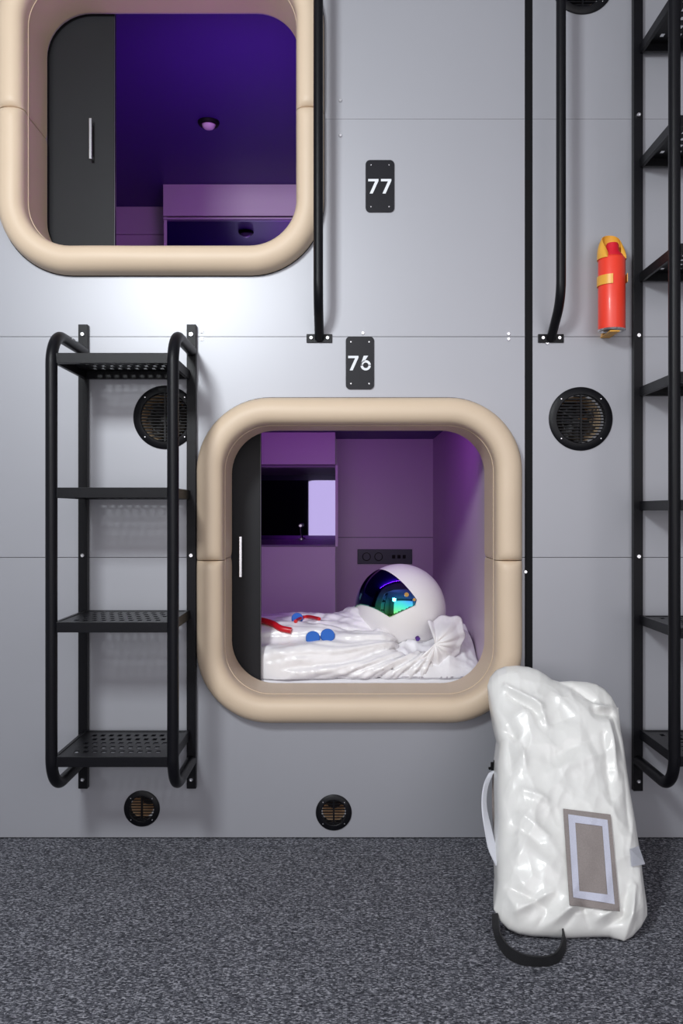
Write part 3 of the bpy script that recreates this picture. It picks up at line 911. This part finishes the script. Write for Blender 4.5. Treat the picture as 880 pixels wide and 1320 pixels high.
def bagpt(a, b, side):
    # a,b in 0..1
    py0 = 1212+(860-1212)*b
    # blend the side outlines with top and bottom outlines
    px = 0
    pyg = py0
    for _ in range(6):
        Lx_, Rx_ = interp(SIDE, pyg, 1), interp(SIDE, pyg, 2)
        px = Lx_+(Rx_-Lx_)*a
        pyg = interp(BOTX, px)+(interp(TOPX, px)-interp(BOTX, px))*b
    py = pyg
    m = bagmid(px, py)
    A = abs(2*a-1); Bb = abs(2*b-1)
    T = max(0, 1-A**(4.2 if a < .5 else 2.5))**.5 * max(0, 1-Bb**(5 if b < .5 else 3.6))**.5
    edge = min(1, 4*max(0, 1-A))*min(1, 6*max(0, 1-Bb))
    if side > 0:
        w = noise.noise(Vector((px*.012, py*.014, 1)))*.010
        q = Vector((px*.022+py*.010, py*.015-px*.006, 5))
        w += (crumple(q)-.25)*.020
        q = Vector((px*.055-py*.02, py*.035+px*.02, 9))
        w += (crumple(q)-.25)*.0060
        d = .065*T+(crease(px, py)*1.15+w)*edge
        p = m+NB*d
    else:
        w = noise.noise(Vector((px*.03, py*.03, 14)))*.02*edge
        p = m+Vector((0, 1, -.15))*(.20*T+w)
    p.z = max(p.z, .003); p.y = min(p.y, -.008)
    return p
bm = bmesh.new(); NA, NBn = 130, 230
def cs(t_): return .5-.5*math.cos(PI*t_)*(.25*abs(math.cos(PI*t_))+.75) if False else t_
def es(t_):  # denser near 0 and 1
    return .5*(1-math.cos(PI*t_))*.6+.4*t_
front = [[bm.verts.new(bagpt(es(i/NA), es(j/NBn), 1)) for j in range(NBn+1)] for i in range(NA+1)]
back = [[(front[i][j] if i in (0, NA) or j in (0, NBn) else bm.verts.new(bagpt(es(i/NA), es(j/NBn), -1))) for j in range(NBn+1)] for i in range(NA+1)]
for i in range(NA):
    for j in range(NBn):
        bm.faces.new((front[i][j], front[i+1][j], front[i+1][j+1], front[i][j+1]))
        q = (back[i][j], back[i][j+1], back[i+1][j+1], back[i+1][j])
        if len(set(q)) == 4:
            try: bm.faces.new(q)
            except ValueError: pass
bm.normal_update()
bag_bvh = BVHTree.FromBMesh(bm)
bag = thing('backpack', 'large glossy white vinyl backpack leaning on the wall, standing on the carpet', 'bag', (.72, -.4, 0))
obj('body', bm, M['vinyl'], bag, 'all')
def onbag(px, py, lift):
    o = Vector((0, -D0, CZ)); d = (bagmid(px, py)-o).normalized()
    h = bag_bvh.ray_cast(o, d)
    p = h[0] if h[0] else bagmid(px, py)
    return p+NB*lift
def quadgrid(quad, n, m, lift, hole=None):
    """cloth piece following the bag's surface; quad corners given clockwise from top left"""
    bm = bmesh.new(); V = []
    A, Bq, C, Dq = [Vector(q) for q in quad]
    for i in range(n+1):
        row = []
        for j in range(m+1):
            u, v = i/n, j/m
            p = A.lerp(Bq, u).lerp(Dq.lerp(C, u), v)
            row.append(bm.verts.new(onbag(p.x, p.y, lift)))
        V.append(row)
    for i in range(n):
        for j in range(m): bm.faces.new((V[i][j], V[i+1][j], V[i+1][j+1], V[i][j+1]))
    return bm
def relaxed(bm, k=6):
    for _ in range(k): bmesh.ops.smooth_vert(bm, verts=[v for v in bm.verts if not v.is_boundary], factor=.5, use_axis_x=True, use_axis_y=True, use_axis_z=True)
    r = bmesh.ops.extrude_face_region(bm, geom=bm.faces[:])
    bmesh.ops.translate(bm, verts=[v for v in r['geom'] if isinstance(v, bmesh.types.BMVert)], vec=NB*-.0018)
    return bm
Q1 = [(724.7, 1044), (785.6, 1051.6), (797.6, 1176), (732.8, 1168)]
Q2 = [(730.9, 1051.6), (781.4, 1058.8), (790.5, 1167.2), (737.4, 1158.4)]
Q3 = [(740, 1062.4), (774.8, 1067), (781.4, 1154.8), (745.2, 1150.3)]
patch = obj('patch', relaxed(quadgrid(Q1, 24, 44, .0085), 8), M['patchgrey'], bag, True)
# hook tape frame: four strips
fr = bmesh.new()
def strip(bm, q, n, m, lift):
    b2 = quadgrid(q, n, m, lift); me = bpy.data.meshes.new('t'); b2.to_mesh(me); b2.free(); bm.from_mesh(me); bpy.data.meshes.remove(me)
strip(fr, [Q2[0], Q2[1], Q3[1], Q3[0]], 20, 4, .0103); strip(fr, [Q2[1], Q2[2], Q3[2], Q3[1]], 40, 4, .0103)
strip(fr, [Q2[2], Q2[3], Q3[3], Q3[2]], 20, 4, .0103); strip(fr, [Q2[3], Q2[0], Q3[0], Q3[3]], 40, 4, .0103)
bmesh.ops.recalc_face_normals(fr, faces=fr.faces)
r = bmesh.ops.extrude_face_region(fr, geom=fr.faces[:])
bmesh.ops.translate(fr, verts=[v for v in r['geom'] if isinstance(v, bmesh.types.BMVert)], vec=NB*-.0012)
obj('hook_tape', fr, M['velcro'], patch, True)

def ribbon(pts, width_vecs, th=.0018, n=8):
    P = smoothpath(pts, n); W = smoothpath(width_vecs, n)
    bm = bmesh.new(); rings = []
    for i, (p, w) in enumerate(zip(P, W)):
        t_ = (P[min(i+1, len(P)-1)]-P[max(i-1, 0)]).normalized()
        nn = t_.cross(w).normalized()*th
        rings.append([bm.verts.new(q) for q in (p-w-nn, p+w-nn, p+w+nn, p-w+nn)])
    for a, b in zip(rings, rings[1:]):
        for k in range(4): bm.faces.new((a[k], a[(k+1) % 4], b[(k+1) % 4], b[k]))
    bm.faces.new(rings[0][::-1]); bm.faces.new(rings[-1])
    return bm
yy = -.36
def sw(px, py, y): return at(px, py, y)
pts = [sw(641, 992, -.28), sw(632, 998, -.30), sw(625, 1018, -.33), sw(624, 1042, -.37), sw(629, 1070, -.41), sw(634, 1092, -.45), sw(643, 1114, -.48)]
wv = [Vector((.012, .006, 0))*1.0, Vector((.011, .008, .004)), Vector((.008, .012, .002)), Vector((.007, .013, 0)), Vector((.009, .012, 0)), Vector((.010, .010, 0)), Vector((.008, .008, 0))]
obj('shoulder_strap', ribbon(pts, wv), M['webwhite'], bag, True)
bm = bmesh.new(); c = sw(637.5, 988, -.285)
box(bm, c.x-.010, c.x+.010, c.y-.005, c.y+.008, c.z-.010, c.z+.010, .002)
box(bm, c.x-.016, c.x-.006, c.y-.004, c.y+.004, c.z-.008, c.z-.002, .001); box(bm, c.x-.003, c.x+.004, c.y-.006, c.y+.004, c.z+.008, c.z+.016, .001)
obj('buckle', bm, M['blackflat'], bag)
bm = ribbon([sw(638, 990, -.27), sw(637, 1020, -.29), sw(638, 1060, -.33), sw(641, 1090, -.36)], [Vector((.006, .004, 0))]*4)
obj('side_webbing', bm, M['patchgrey'], bag, True)
# black haul strap lying on the carpet
def fl(px, py, h=0):
    d = (CZ-h)*F/(py-660); return Vector(((px-440)*d/F, d-D0, h))
pts = [sw(638, 1178, -.565), sw(639, 1196, -.60), fl(644, 1212, .02), fl(655, 1227, .018), fl(672, 1236, .016), fl(692, 1239, .016), fl(711, 1237, .016), fl(722, 1228, .016), fl(727, 1212, .018), fl(725, 1190, .02)]
wv = [Vector((.006, -.002, .002)), Vector((.006, -.006, .004)), Vector((.003, -.004, .012)), Vector((.001, -.003, .014)), Vector((0, -.005, .014)), Vector((0, -.006, .013)), Vector((0, -.005, .0135)), Vector((-.002, -.003, .014)), Vector((-.003, 0, .014)), Vector((-.003, 0, .014))]
obj('haul_strap', ribbon(pts, wv), M['webblack'], bag, True)
# small stitched tab on the right side
bm = bmesh.new()
q = [(811, 1095), (818, 1097), (826, 1120), (813, 1118)]
V = [onbag(a, b, .004) if a < 816 else bagmid(a, b)+NB*.035 for a, b in q]
vv = [bm.verts.new(p) for p in V]; bm.faces.new(vv)
bmesh.ops.solidify(bm, geom=bm.faces[:], thickness=.002)
obj('side_tab', bm, M['webwhite'], bag)

# ------------------------------------------------------------------ lights
def area(name, loc, look, size, power, color=(1, 1, 1), sy=None):
    l = bpy.data.lights.new(name, 'AREA'); l.energy = power; l.color = color; l.size = size
    if sy: l.shape = 'RECTANGLE'; l.size_y = sy
    o = bpy.data.objects.new(name, l); COL.objects.link(o); o.location = loc
    o.rotation_euler = (Vector(look)-Vector(loc)).to_track_quat('-Z', 'Y').to_euler()
    return o
area('spot_lamp', (-.90, -2.5, 2.30), (-.1, 0, 1.0), .40, 54, (.93, .98, 1.0))
area('room_fill', (.7, -4.2, 1.55), (.7, 0, 1.55), 4.4, 70, (1.0, .97, .99), 2.7)  # added fill light behind the camera, evens the wall and brightens the mirror
# pod LEDs
area('pod_led', (-.1, .24, 1.28), (-.1, 1.5, 1.28), .7, 2.0, (.60, .06, 1.0), .04)
area('pod_led', (-.30, .24, 2.1), (-.30, 1.6, 2.1), .3, 3.8, (.60, .08, 1.0), .06)

w = bpy.data.worlds.new('World'); S.world = w; w.use_nodes = True
w.node_tree.nodes['Background'].inputs[0].default_value = (.5, .5, .55, 1)
w.node_tree.nodes['Background'].inputs[1].default_value = .3

cam = bpy.data.cameras.new('Camera'); co = bpy.data.objects.new('Camera', cam); COL.objects.link(co)
co.location = (0, -D0, CZ); co.rotation_euler = (PI/2, 0, 0)
cam.sensor_width = 36; cam.sensor_fit = 'AUTO'; cam.lens = 36*F/1320
cam.clip_start = .05
S.camera = co
S.view_settings.view_transform = 'Standard'; S.view_settings.look = 'None'
S.view_settings.gamma = 1; S.view_settings.use_curve_mapping = False
S.view_settings.exposure = 0
